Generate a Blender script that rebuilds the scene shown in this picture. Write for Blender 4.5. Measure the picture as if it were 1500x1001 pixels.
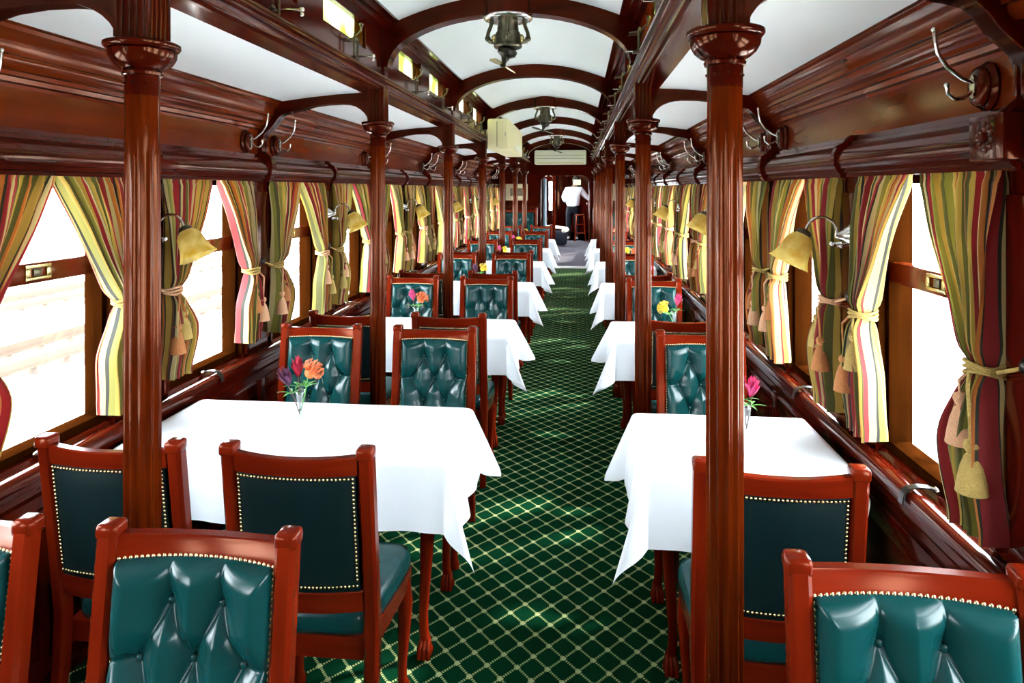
import bpy, bmesh, math, random
from mathutils import Vector, Matrix, noise
PI = math.pi
for o in list(bpy.data.objects): bpy.data.objects.remove(o, do_unlink=True)
SC = bpy.context.scene
COL = SC.collection

# ------------------------------------------------------------------ camera
CAMX, CAMZ = 0.38, 1.70
cd = bpy.data.cameras.new('camera'); cam = bpy.data.objects.new('camera', cd); COL.objects.link(cam)
cam.location = (CAMX, 0, CAMZ); cam.rotation_euler = (PI/2, 0, math.atan(0.098))
cd.sensor_width = 36; cd.lens = 24.0; cd.shift_y = -0.1485; cd.clip_start = 0.05; cd.clip_end = 500
SC.camera = cam
# ------------------------------------------------------------------ world, exposure
W = bpy.data.worlds.new('sky'); SC.world = W; W.use_nodes = True
bg = W.node_tree.nodes['Background']; bg.inputs[0].default_value = (0.88, 0.95, 1.0, 1); bg.inputs[1].default_value = 9.0
vs = SC.view_settings; vs.view_transform = 'Standard'; vs.look = 'None'; vs.gamma = 1.0; vs.use_curve_mapping = False
vs.exposure = 1.78
sd = bpy.data.lights.new('sun', 'SUN'); sd.energy = 6.0; sd.angle = math.radians(6); sd.color = (1, .95, .86)
so = bpy.data.objects.new('sun', sd); COL.objects.link(so)
so.rotation_euler = (math.radians(52), 0, math.radians(118))

# ------------------------------------------------------------------ materials
def newmat(name):
    m = bpy.data.materials.new(name); m.use_nodes = True
    return m, m.node_tree, m.node_tree.nodes['Principled BSDF']
def pm(name, col, rough=.5, metal=0., coat=0., var=.0, scale=20., bump=0., sheen=0.):
    m, nt, b = newmat(name)
    b.inputs['Base Color'].default_value = (*col, 1); b.inputs['Roughness'].default_value = rough
    b.inputs['Metallic'].default_value = metal; b.inputs['Coat Weight'].default_value = coat
    b.inputs['Coat Roughness'].default_value = .08; b.inputs['Sheen Weight'].default_value = sheen
    if var or bump:
        tc = nt.nodes.new('ShaderNodeTexCoord'); n = nt.nodes.new('ShaderNodeTexNoise')
        n.inputs['Scale'].default_value = scale; n.inputs['Detail'].default_value = 5
        nt.links.new(tc.outputs['Object'], n.inputs['Vector'])
        if var:
            mx = nt.nodes.new('ShaderNodeMix'); mx.data_type = 'RGBA'
            mx.inputs[6].default_value = (*[c*(1-var) for c in col], 1); mx.inputs[7].default_value = (*[min(1, c*(1+var)) for c in col], 1)
            nt.links.new(n.outputs['Fac'], mx.inputs[0]); nt.links.new(mx.outputs[2], b.inputs['Base Color'])
        if bump:
            bp = nt.nodes.new('ShaderNodeBump'); bp.inputs['Strength'].default_value = bump; bp.inputs['Distance'].default_value = .01
            nt.links.new(n.outputs['Fac'], bp.inputs['Height']); nt.links.new(bp.outputs[0], b.inputs['Normal'])
    return m
def wood(name, c1, c2, axis, rough=.14, coat=.0, scale=1., spec=.5):
    m, nt, b = newmat(name)
    tc = nt.nodes.new('ShaderNodeTexCoord'); mp = nt.nodes.new('ShaderNodeMapping')
    s = [16.*scale]*3; s['XYZ'.index(axis)] = 1.3*scale
    mp.inputs['Scale'].default_value = s
    n = nt.nodes.new('ShaderNodeTexNoise'); n.inputs['Scale'].default_value = 1.; n.inputs['Detail'].default_value = 3; n.inputs['Distortion'].default_value = .6
    n2 = nt.nodes.new('ShaderNodeTexNoise'); n2.inputs['Scale'].default_value = 2.5; n2.inputs['Detail'].default_value = 2
    ad = nt.nodes.new('ShaderNodeMath'); ad.operation = 'MULTIPLY_ADD'; ad.inputs[1].default_value = .55; 
    r = nt.nodes.new('ShaderNodeValToRGB'); r.color_ramp.elements[0].position = .28; r.color_ramp.elements[1].position = .80
    r.color_ramp.elements[0].color = (*c1, 1); r.color_ramp.elements[1].color = (*c2, 1)
    sc = nt.nodes.new('ShaderNodeMath'); sc.operation = 'MULTIPLY'; sc.inputs[1].default_value = .45
    L = nt.links.new
    L(tc.outputs['Object'], mp.inputs[0]); L(mp.outputs[0], n.inputs['Vector']); L(tc.outputs['Object'], n2.inputs['Vector'])
    L(n2.outputs['Fac'], sc.inputs[0]); L(n.outputs['Fac'], ad.inputs[0]); L(sc.outputs[0], ad.inputs[2]); L(ad.outputs[0], r.inputs[0])
    L(r.outputs[0], b.inputs['Base Color'])
    b.inputs['Roughness'].default_value = rough; b.inputs['Coat Weight'].default_value = coat; b.inputs['Coat Roughness'].default_value = .07
    b.inputs['Specular IOR Level'].default_value = spec; b.inputs['IOR'].default_value = 1.37; b.inputs['Specular Tint'].default_value = (1, .45, .25, 1); b.inputs['Coat Tint'].default_value = (1, .8, .6, 1)
    return m
WD1, WD2 = (.014, .0008, .0003), (.080, .0050, .0010)
M = {}
M['wood_y'] = wood('mahogany_lengthwise', WD1, WD2, 'Y')
M['wood_z'] = wood('mahogany_upright', WD1, WD2, 'Z')
M['wood_x'] = wood('mahogany_crosswise', WD1, WD2, 'X')
M['frieze'] = wood('frieze_mahogany', (.060, .006, .0010), (.16, .022, .003), 'Y', rough=.15)
M['column'] = wood('column_mahogany', (.016, .0008, .0003), (.15, .017, .0012), 'Z', rough=.14)
M['chair'] = wood('chair_mahogany', (.055, .0025, .0008), (.20, .014, .0025), 'X', rough=.17)
M['chairz'] = wood('chair_upright_mahogany', (.055, .0025, .0008), (.20, .014, .0025), 'Z', rough=.17)
M['leather'] = pm('green_leather', (.0015, .036, .036), .24, coat=.0, var=.25, scale=9, bump=.06)
M['leather_shaded'] = pm('green_leather_shaded', (.001, .009, .010), .5, coat=.0, var=.2, scale=9, bump=.08)  # rear panels: the same leather with backlit shade put into its colour
M['leather'].node_tree.nodes['Principled BSDF'].inputs['IOR'].default_value = 1.42
M['leather_shaded'].node_tree.nodes['Principled BSDF'].inputs['Specular IOR Level'].default_value = .2
M['frame'] = wood('window_frame_mahogany', (.007, .0016, .0003), (.028, .0065, .0008), 'Z', rough=.6, spec=.0)
M['frame'].node_tree.nodes['Principled BSDF'].inputs['IOR'].default_value = 1.02
M['nail'] = pm('brass_nail', (.62, .47, .25), .25, 1.)
M['cloth'] = pm('white_linen', (.80, .82, .86), .85, bump=.05, scale=300)
M['white'] = pm('white_ceiling_paint', (.87, .94, 1.0), .5, var=.02, scale=3)
M['chrome'] = pm('bright_metal', (.72, .70, .66), .18, 1., var=.2, scale=60)
M['bronze'] = pm('aged_metal', (.12, .11, .075), .3, 1., var=.5, scale=60)
M['darkmetal'] = pm('dark_metal', (.03, .028, .025), .3, .8)
M['brass'] = pm('brass', (.62, .52, .24), .25, 1., var=.2, scale=40)
M['cream'] = pm('cream_plastic', (.72, .66, .40), .4)
M['ivory'] = pm('ivory_plastic', (.78, .78, .68), .4)
M['dark_seam'] = pm('dark_slot', (.02, .02, .015), .6)  # dark strips that mark the casing seams
M['grey'] = pm('grey_carpet', (.10, .095, .115), .95, var=.3, scale=60)
M['threshold'] = pm('metal_threshold', (.75, .75, .78), .3, .3)
M['tassel_gold'] = pm('gold_tassel', (.40, .27, .07), .8, var=.5, scale=260, bump=.5)
M['tassel_peach'] = pm('peach_tassel', (.62, .33, .18), .8, var=.4, scale=260, bump=.5)
M['tassel_rust'] = pm('rust_tassel', (.42, .15, .04), .8, var=.4, scale=260, bump=.5)
M['petal_orange'] = pm('orange_petal', (.95, .20, .05), .5, var=.3, scale=60)
M['petal_yellow'] = pm('yellow_petal', (.90, .62, .03), .5, var=.2, scale=60)
M['petal_red'] = pm('crimson_petal', (.42, .01, .04), .45, var=.4, scale=60)
M['petal_pink'] = pm('pink_petal', (.70, .07, .25), .5, var=.3, scale=60)
M['petal_purple'] = pm('plum_petal', (.13, .03, .09), .5, var=.4, scale=60)
M['leaf'] = pm('green_leaf', (.08, .33, .05), .45, var=.4, scale=50)
M['stem'] = pm('brown_stem', (.10, .06, .04), .6)
M['shirt'] = pm('white_shirt', (.78, .82, .90), .8, bump=.3, scale=18)
M['trousers'] = pm('black_trousers', (.006, .007, .012), .8)
M['trousers'].node_tree.nodes['Principled BSDF'].inputs['Specular IOR Level'].default_value = .15
M['skin'] = pm('skin', (.30, .15, .09), .5)
M['hair'] = pm('dark_hair', (.015, .010, .008), .6)
M['shoe'] = pm('pale_shoe', (.35, .34, .36), .4)
M['paper'] = pm('cream_paper', (.72, .66, .42), .7)
M['ink'] = pm('sepia_print', (.20, .16, .09), .7, var=.6, scale=30)
M['blue'] = pm('slate_blue_paint', (.16, .25, .34), .4)
M['ballast'] = pm('pale_ballast', (.62, .58, .52), .9, var=.25, scale=2.0)
M['sleeper'] = pm('dark_sleepers', (.13, .10, .08), .9, var=.4, scale=5)
M['rail'] = pm('rusty_rail', (.07, .045, .03), .6, .3)
M['cream_pad'] = pm('cream_cushion', (.70, .62, .50), .7)
M['lining'] = pm('grey_lining', (.35, .35, .38), .8)

def thin_glass(name, tint, fac=.06, rough=0.0):
    m = bpy.data.materials.new(name); m.use_nodes = True; nt = m.node_tree
    for n in list(nt.nodes): nt.nodes.remove(n)
    o = nt.nodes.new('ShaderNodeOutputMaterial'); mx = nt.nodes.new('ShaderNodeMixShader'); t = nt.nodes.new('ShaderNodeBsdfTransparent')
    g = nt.nodes.new('ShaderNodeBsdfGlossy'); g.inputs['Roughness'].default_value = rough; t.inputs[0].default_value = (*tint, 1)
    mx.inputs[0].default_value = fac
    nt.links.new(t.outputs[0], mx.inputs[1]); nt.links.new(g.outputs[0], mx.inputs[2]); nt.links.new(mx.outputs[0], o.inputs[0])
    return m, nt, t
M['glass'] = thin_glass('window_glass', (.97, .99, 1))[0]
M['vase'] = thin_glass('vase_glass', (.93, .96, .97), .16)[0]
m, nt, t = thin_glass('clerestory_glass', (1, 1, 1), .05)
tc = nt.nodes.new('ShaderNodeTexCoord'); n = nt.nodes.new('ShaderNodeTexNoise'); n.inputs['Scale'].default_value = 4.5
r = nt.nodes.new('ShaderNodeValToRGB'); r.color_ramp.elements[0].position = .38; r.color_ramp.elements[1].position = .55
r.color_ramp.elements[0].color = (.22, .25, .08, 1); r.color_ramp.elements[1].color = (.46, .47, .33, 1)
nt.links.new(tc.outputs['Object'], n.inputs['Vector']); nt.links.new(n.outputs['Fac'], r.inputs[0]); nt.links.new(r.outputs[0], t.inputs[0])
M['clerestory_glass'] = m

def shade_mat():
    m, nt, b = newmat('amber_glass_shade')
    tc = nt.nodes.new('ShaderNodeTexCoord'); n = nt.nodes.new('ShaderNodeTexNoise'); n.inputs['Scale'].default_value = 14; n.inputs['Detail'].default_value = 5
    r = nt.nodes.new('ShaderNodeValToRGB'); r.color_ramp.elements[0].color = (.72, .50, .07, 1); r.color_ramp.elements[1].color = (.95, .86, .42, 1)
    r.color_ramp.elements[0].position = .35; r.color_ramp.elements[1].position = .65
    tl = nt.nodes.new('ShaderNodeBsdfTranslucent'); mx = nt.nodes.new('ShaderNodeMixShader'); mx.inputs[0].default_value = .7
    b.inputs['Roughness'].default_value = .35
    L = nt.links.new; L(tc.outputs['Object'], n.inputs['Vector']); L(n.outputs['Fac'], r.inputs[0]); L(r.outputs[0], b.inputs['Base Color']); L(r.outputs[0], tl.inputs[0])
    L(b.outputs[0], mx.inputs[1]); L(tl.outputs[0], mx.inputs[2]); L(mx.outputs[0], nt.nodes['Material Output'].inputs[0])
    return m
M['shade'] = shade_mat()

def curtain_mat():
    m, nt, b = newmat('striped_curtain_fabric')
    uv = nt.nodes.new('ShaderNodeUVMap'); sp = nt.nodes.new('ShaderNodeSeparateXYZ'); mu = nt.nodes.new('ShaderNodeMath'); mu.operation = 'MULTIPLY'; mu.inputs[1].default_value = 3.9
    fr = nt.nodes.new('ShaderNodeMath'); fr.operation = 'FRACT'; r = nt.nodes.new('ShaderNodeValToRGB'); cr = r.color_ramp; cr.interpolation = 'CONSTANT'
    GO, OL, OR, CR, DK, RD, YG = (.42, .27, .04), (.085, .080, .012), (.42, .12, .010), (.46, .36, .15), (.014, .014, .006), (.24, .006, .008), (.22, .20, .025)
    cols = [(0, GO), (.07, OL), (.12, OR), (.18, DK), (.20, RD), (.29, DK), (.31, CR), (.36, YG), (.42, OL), (.48, GO), (.54, DK), (.56, OR), (.61, CR), (.65, RD), (.71, OL), (.75, GO), (.82, YG), (.87, DK), (.89, CR), (.93, RD)]
    cr.elements[0].position = 0; cr.elements[0].color = (*cols[0][1], 1); cr.elements[1].position = cols[1][0]; cr.elements[1].color = (*cols[1][1], 1)
    for p, c in cols[2:]:
        e = cr.elements.new(p); e.color = (*c, 1)
    tl = nt.nodes.new('ShaderNodeBsdfTranslucent'); mx = nt.nodes.new('ShaderNodeMixShader'); mx.inputs[0].default_value = .17
    b.inputs['Roughness'].default_value = .7; b.inputs['Sheen Weight'].default_value = .2
    L = nt.links.new; L(uv.outputs[0], sp.inputs[0]); L(sp.outputs[0], mu.inputs[0]); L(mu.outputs[0], fr.inputs[0]); L(fr.outputs[0], r.inputs[0])
    L(r.outputs[0], b.inputs['Base Color']); L(r.outputs[0], tl.inputs[0]); L(b.outputs[0], mx.inputs[1]); L(tl.outputs[0], mx.inputs[2]); L(mx.outputs[0], nt.nodes['Material Output'].inputs[0])
    return m
M['curtain'] = curtain_mat()

def carpet_mat():
    m, nt, b = newmat('green_lattice_carpet')
    N = nt.nodes.new; L = nt.links.new
    def mth(op, a, bb=None, c=None):
        n = N('ShaderNodeMath'); n.operation = op
        for i, v in enumerate((a, bb, c)):
            if v is None: continue
            if isinstance(v, (int, float)): n.inputs[i].default_value = v
            else: L(v, n.inputs[i])
        return n.outputs[0]
    tc = N('ShaderNodeTexCoord'); sp = N('ShaderNodeSeparateXYZ'); L(tc.outputs['Object'], sp.inputs[0])
    X = mth('DIVIDE', sp.outputs[0], .108); Y = mth('DIVIDE', sp.outputs[1], .124)
    def dist(v): return mth('ABSOLUTE', mth('SUBTRACT', mth('FRACT', mth('ADD', v, .5)), .5))
    wob = mth('MULTIPLY', mth('SINE', mth('MULTIPLY', Y, 2*PI)), .035)
    Xw = mth('ADD', X, 0.)
    a = mth('ADD', Xw, Y); c = mth('SUBTRACT', Xw, Y)
    da, dc = dist(a), dist(c)
    dots_a = mth('GREATER_THAN', mth('FRACT', mth('MULTIPLY', c, 8.)), .38)
    dots_c = mth('GREATER_THAN', mth('FRACT', mth('MULTIPLY', a, 8.)), .38)
    la = mth('MULTIPLY', mth('LESS_THAN', da, .056), dots_a); lc = mth('MULTIPLY', mth('LESS_THAN', dc, .056), dots_c)
    node = mth('LESS_THAN', mth('MAXIMUM', da, dc), .115)
    edge = mth('MAXIMUM', la, lc)
    nz = N('ShaderNodeTexNoise'); nz.inputs['Scale'].default_value = 340; L(tc.outputs['Object'], nz.inputs['Vector'])
    mx = N('ShaderNodeMix'); mx.data_type = 'RGBA'; mx.inputs[6].default_value = (.001, .013, .006, 1); mx.inputs[7].default_value = (.004, .050, .020, 1); L(nz.outputs['Fac'], mx.inputs[0])
    m2 = N('ShaderNodeMix'); m2.data_type = 'RGBA'; m2.inputs[7].default_value = (.38, .46, .19, 1); L(mth('MULTIPLY', edge, .85), m2.inputs[0]); L(mx.outputs[2], m2.inputs[6])
    m3 = N('ShaderNodeMix'); m3.data_type = 'RGBA'; m3.inputs[7].default_value = (.45, .50, .25, 1); L(mth('MULTIPLY', node, .9), m3.inputs[0]); L(m2.outputs[2], m3.inputs[6])
    L(m3.outputs[2], b.inputs['Base Color']); b.inputs['Roughness'].default_value = .95; b.inputs['Specular IOR Level'].default_value = .0
    bp = N('ShaderNodeBump'); bp.inputs['Strength'].default_value = .4; bp.inputs['Distance'].default_value = .004; L(nz.outputs['Fac'], bp.inputs['Height']); L(bp.outputs[0], b.inputs['Normal'])
    return m
M['carpet'] = carpet_mat()

# ------------------------------------------------------------------ mesh helpers
def link(name, bm, mat, parent=None, smooth=35, uvs=False):
    bmesh.ops.recalc_face_normals(bm, faces=bm.faces[:])
    me = bpy.data.meshes.new(name); bm.to_mesh(me); bm.free()
    o = bpy.data.objects.new(name, me); COL.objects.link(o)
    me.materials.append(M[mat] if isinstance(mat, str) else mat)
    if smooth:
        me.polygons.foreach_set('use_smooth', [True]*len(me.polygons))
        if smooth < 180: me.set_sharp_from_angle(angle=math.radians(smooth))
    if parent is not None: o.parent = parent
    return o
def tag(o, label=None, cat=None, group=None, kind=None):
    if label: o['label'] = label
    if cat: o['category'] = cat
    if group: o['group'] = group
    if kind: o['kind'] = kind
    return o
def empty(name, loc=(0, 0, 0), rz=0, label=None, cat=None, group=None):
    o = bpy.data.objects.new(name, None); COL.objects.link(o); o.location = loc; o.rotation_euler = (0, 0, rz); o.empty_display_size = .05
    return tag(o, label, cat, group)
def struct(name, bm, mat, parent=None, smooth=35):
    o = link(name, bm, mat, parent, smooth)
    if parent is None: o['kind'] = 'structure'
    return o
def box(bm, x0, x1, y0, y1, z0, z1, bev=0.):
    t = bmesh.new() if bev else bm
    v = [t.verts.new(p) for p in ((x0,y0,z0),(x1,y0,z0),(x1,y1,z0),(x0,y1,z0),(x0,y0,z1),(x1,y0,z1),(x1,y1,z1),(x0,y1,z1))]
    for f in ((0,3,2,1),(4,5,6,7),(0,1,5,4),(1,2,6,5),(2,3,7,6),(3,0,4,7)): t.faces.new([v[i] for i in f])
    if bev:
        bmesh.ops.bevel(t, geom=t.edges[:], offset=bev, segments=2, affect='EDGES', profile=.5)
        merge(bm, t)
def merge(bm, t, mtx=None):
    mp = {}
    for v in t.verts: mp[v] = bm.verts.new((mtx @ v.co) if mtx else v.co)
    for f in t.faces:
        try: bm.faces.new([mp[v] for v in f.verts])
        except ValueError: pass
    t.free()
def prism(bm, pts, axis, a0, a1):
    """closed polygon pts extruded along axis. 'Y': pts=(x,z); 'X': pts=(y,z); 'Z': pts=(x,y)"""
    def P(p, a): return {'Y': (p[0], a, p[1]), 'X': (a, p[0], p[1]), 'Z': (p[0], p[1], a)}[axis]
    A = [bm.verts.new(P(p, a0)) for p in pts]; B = [bm.verts.new(P(p, a1)) for p in pts]
    n = len(pts)
    for i in range(n): bm.faces.new((A[i], A[(i+1) % n], B[(i+1) % n], B[i]))
    bm.faces.new(A[::-1]); bm.faces.new(B)
def tube(bm, path, rad, seg=8, cap=True, sect=None, up=None):
    """sweep a circle (or the section sect, list of (a,b) unit coords) along path; rad number or list"""
    path = [Vector(p) for p in path]; n = len(path)
    if isinstance(rad, (int, float)): rad = [rad]*n
    S = sect or [(math.cos(2*PI*i/seg), math.sin(2*PI*i/seg)) for i in range(seg)]
    rings = []
    N = None
    for i, p in enumerate(path):
        t = (path[min(i+1, n-1)]-path[max(i-1, 0)]).normalized()
        if N is None:
            u = Vector(up) if up else (Vector((1, 0, 0)) if abs(t.x) < .8 else Vector((0, 1, 0)))
            N = (u - t*u.dot(t)).normalized()
        else:
            N = (N - t*N.dot(t)).normalized()
        B = t.cross(N)
        rings.append([bm.verts.new(p+(N*a+B*b)*rad[i]) for a, b in S])
    k = len(S)
    for i in range(n-1):
        for j in range(k): bm.faces.new((rings[i][j], rings[i][(j+1) % k], rings[i+1][(j+1) % k], rings[i+1][j]))
    if cap: bm.faces.new(rings[0][::-1]); bm.faces.new(rings[-1])
def lathe(bm, prof, seg=24, mtx=None, wav=None, capends=True):
    """prof: (r,z) list around Z"""
    rings = []
    for i, (r, z) in enumerate(prof):
        ring = []
        for j in range(seg):
            a = 2*PI*j/seg; rr = r*(1+(wav(a, i) if wav else 0))
            p = Vector((rr*math.cos(a), rr*math.sin(a), z))
            ring.append(bm.verts.new(mtx @ p if mtx else p))
        rings.append(ring)
    for i in range(len(prof)-1):
        for j in range(seg): bm.faces.new((rings[i][j], rings[i][(j+1) % seg], rings[i+1][(j+1) % seg], rings[i+1][j]))
    if capends:
        bm.faces.new(rings[0][::-1]); bm.faces.new(rings[-1])
def ball(bm, c, r, seg=10, sc=(1, 1, 1)):
    t = bmesh.new(); bmesh.ops.create_uvsphere(t, u_segments=seg, v_segments=max(4, seg//2+1), radius=r)
    merge(bm, t, Matrix.Translation(c) @ Matrix.Diagonal((*sc, 1)))
def surf(bm, f, nu, nv):
    g = [[bm.verts.new(f(i/nu, j/nv)) for j in range(nv+1)] for i in range(nu+1)]
    for i in range(nu):
        for j in range(nv): bm.faces.new((g[i][j], g[i+1][j], g[i+1][j+1], g[i][j+1]))
    return g
def copy_tree(o, parent=None):
    c = o.copy(); COL.objects.link(c)
    if parent is not None: c.parent = parent
    for ch in KIDS.get(o.name, []): copy_tree(ch, c)
    return c
KIDS = {}
def reg(root):
    """remember the children of a prototype so that copying is cheap"""
    def walk(o):
        KIDS[o.name] = [c for c in ALLNEW if c.parent == o]
        for c in KIDS[o.name]: walk(c)
    ALLNEW = [o for o in bpy.data.objects if o.parent is not None]
    walk(root)
ORD = ['nearest', 'second nearest', 'third nearest', 'fourth', 'fifth', 'sixth', 'seventh', 'eighth', 'ninth', 'tenth', 'eleventh', 'twelfth', 'thirteenth', 'fourteenth']
ORDP = ['first', 'second', 'third', 'fourth', 'fifth', 'sixth', 'seventh', 'eighth', 'ninth', 'tenth', 'eleventh', 'twelfth', 'thirteenth', 'fourteenth']
SIDE = {-1: 'left', 1: 'right'}

# ------------------------------------------------------------------ layout
L = 2.03; P0 = 1.625
def P(k): return P0+L*k
YB, YE = P(-2)+.5, 15.05                # near and far ends of the coach shell
WF = 1.40                                # wall face
NW = 16
WC = [P(-2)+.5075+1.015*j for j in range(1, NW+1)]
WC = [y for y in WC if y+.36 < YE]
HW = .335
Z0, Z1 = .80, 1.75

# floor
bm = bmesh.new(); box(bm, -1.55, 1.55, YB, YE-.06, -.06, 0); struct('floor', bm, 'carpet')
# walls
for s in (-1, 1):
    bm = bmesh.new()
    def bx(a0, a1, y0, y1, z0, z1, bev=0): box(bm, min(s*a0, s*a1), max(s*a0, s*a1), y0, y1, z0, z1, bev)
    bx(WF, 1.52, YB, YE, -.06, Z0-.02)
    # recessed panel frames on the dado
    for c in WC:
        for (y0, y1, z0, z1) in ((c-.46, c+.46, .56, .64), (c-.46, c+.46, .05, .14)): bx(WF-.012, WF+.01, y0, y1, z0, z1, .004)
        for y in (c-.4775, c): bx(WF-.0118, WF+.01, y-.045, y+.045, .05, .64, .004)
    edges = [YB]+[e for c in WC for e in (c-HW, c+HW)]+[YE]
    for i in range(0, len(edges), 2):
        y0, y1 = edges[i], edges[i+1]
        bx(WF, 1.52, y0, y1, Z0-.02, Z1)
        if y1-y0 > .28 and i > 0:
            bx(WF-.012, WF+.01, y0+.012, y0+.045, Z0+.02, Z1, .004); bx(WF-.012, WF+.01, y1-.045, y1-.012, Z0+.02, Z1, .004)
            bx(WF-.018, WF+.01, y0+.075, y1-.075, Z0+.06, Z1-.06, .008)
    bx(WF, 1.52, YB, YE, Z1, 2.26)
    struct('wall_'+SIDE[s], bm, 'wood_z')
    # frieze board
    bm = bmesh.new(); bx(WF-.006, WF, YB, YE, 1.88, 2.035); struct('trim_1' if s < 0 else 'trim_2', bm, 'frieze')
    # sill
    def pr(name, pts, mat='wood_y', smooth=40):
        bm = bmesh.new(); prism(bm, [(s*a, z) for a, z in pts], 'Y', YB, YE); return struct(name, bm, mat, None, smooth)
    pr('trim_3' if s < 0 else 'trim_4', [(1.50,.822),(1.415,.812),(1.405,.80),(1.392,.802),(1.375,.812),(1.352,.812),(1.338,.802),(1.333,.785),(1.338,.770),(1.352,.762),(1.352,.748),(1.362,.745),(1.372,.735),(1.372,.712),(1.382,.705),(1.386,.690),(1.40,.682),(1.50,.682)])
    # valance moulding
    pr('trim_5' if s < 0 else 'trim_6', [(1.41,1.895),(1.385,1.895),(1.380,1.878),(1.366,1.874),(1.362,1.862),(1.346,1.856),(1.330,1.840),(1.322,1.818),(1.322,1.795),(1.330,1.778),(1.336,1.776),(1.336,1.762),(1.345,1.758),(1.345,1.745),(1.41,1.745)])
    # cornice
    pr('trim_7' if s < 0 else 'trim_8', [(1.41,2.022),(1.392,2.022),(1.388,2.032),(1.372,2.036),(1.368,2.050),(1.358,2.054),(1.356,2.066),(1.340,2.070),(1.325,2.080),(1.318,2.094),(1.318,2.104),(1.305,2.106),(1.303,2.118),(1.298,2.140),(1.285,2.158),(1.265,2.170),(1.262,2.182),(1.250,2.186),(1.25,2.23),(1.41,2.23)], 'frieze')
    # joint bands on valance
    bm = bmesh.new()
    for c in WC[:-1]:
        for dy in (.36, .655):
            y = c+dy
            if dy == .36: prism(bm, [(s*a, z) for a, z in [(1.40,1.90),(1.375,1.90),(1.355,1.875),(1.325,1.860),(1.312,1.83),(1.312,1.79),(1.325,1.765),(1.335,1.755),(1.335,1.742),(1.40,1.742)]], 'Y', y+.12, y+.15)
    struct('trim_9' if s < 0 else 'trim_10', bm, 'wood_y')
    # side ceiling
    bm = bmesh.new()
    pts = [(1.26, 2.187), (1.10, 2.207), (.95, 2.221), (.785, 2.231)]
    pts = pts+[(a, 2.30) for a, z in pts[::-1]]
    prism(bm, [(s*a, z) for a, z in pts], 'Y', YB, YE); struct('ceiling_'+SIDE[s], bm, 'white')
    # clerestory beam
    pr('trim_11' if s < 0 else 'trim_12', [(.800,2.25),(.800,2.232),(.796,2.228),(.715,2.238),(.711,2.228),(.700,2.229),(.697,2.240),(.684,2.243),(.680,2.252),(.670,2.256),(.664,2.266),(.654,2.268),(.651,2.278),(.640,2.281),(.637,2.290),(.637,2.296),(.66,2.302),(.80,2.316)])
    # clerestory wall with openings
    bm = bmesh.new()
    opens = []
    k = -2
    while P(k) < YE:
        for a, b in ((.30, .87), (1.13, 1.70)):
            if P(k)+a > YB+.05 and P(k)+b < YE-.05: opens.append((P(k)+a, P(k)+b))
        k += 1
    bx(.68, .74, YB, YE, 2.30, 2.40); bx(.68, .74, YB, YE, 2.55, 2.68)
    bx(.665, .68, YB, YE, 2.565, 2.60, .004)
    ed = [YB]+[e for o in opens for e in o]+[YE]
    for i in range(0, len(ed), 2): bx(.68, .74, ed[i], ed[i+1], 2.40, 2.55)
    bx(.59, .70, YB, YE, 2.605, 2.66); bx(.63, .70, YB, YE, 2.59, 2.61, .004)
    struct('trim_13' if s < 0 else 'trim_14', bm, 'wood_y')
    for i, (y0, y1) in enumerate(opens):
        if y1 < 1.0 and False: continue
        bm = bmesh.new()
        for (a, b, c, d) in ((y0, y1, 2.40, 2.415), (y0, y1, 2.535, 2.55), (y0, y0+.018, 2.415, 2.535), (y1-.018, y1, 2.415, 2.535)): box(bm, min(s*.69, s*.72), max(s*.69, s*.72), a, b, c, d)
        w = struct('window_%d' % (100+i+(40 if s > 0 else 0)), bm, 'wood_y')
        bm = bmesh.new(); box(bm, min(s*.704, s*.708), max(s*.704, s*.708), y0+.01, y1-.01, 2.41, 2.54); link('pane', bm, 'clerestory_glass', w)

# roof over the clerestory (white)
def crown(x): return 2.605+.135*(1-(x/.62)**2)
bm = bmesh.new()
xs = [-.62+1.24*i/24 for i in range(25)]
prism(bm, [(x, crown(x)) for x in xs]+[(x, 2.80) for x in xs[::-1]], 'Y', YB, YE); struct('ceiling', bm, 'white')
# outer roof skin so the sky does not leak
bm = bmesh.new(); box(bm, -1.52, -.74, YB, YE, 2.30, 2.33); box(bm, .74, 1.52, YB, YE, 2.30, 2.33); box(bm, -.76, .76, YB, YE, 2.79, 2.82); struct('roof', bm, 'white')

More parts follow.
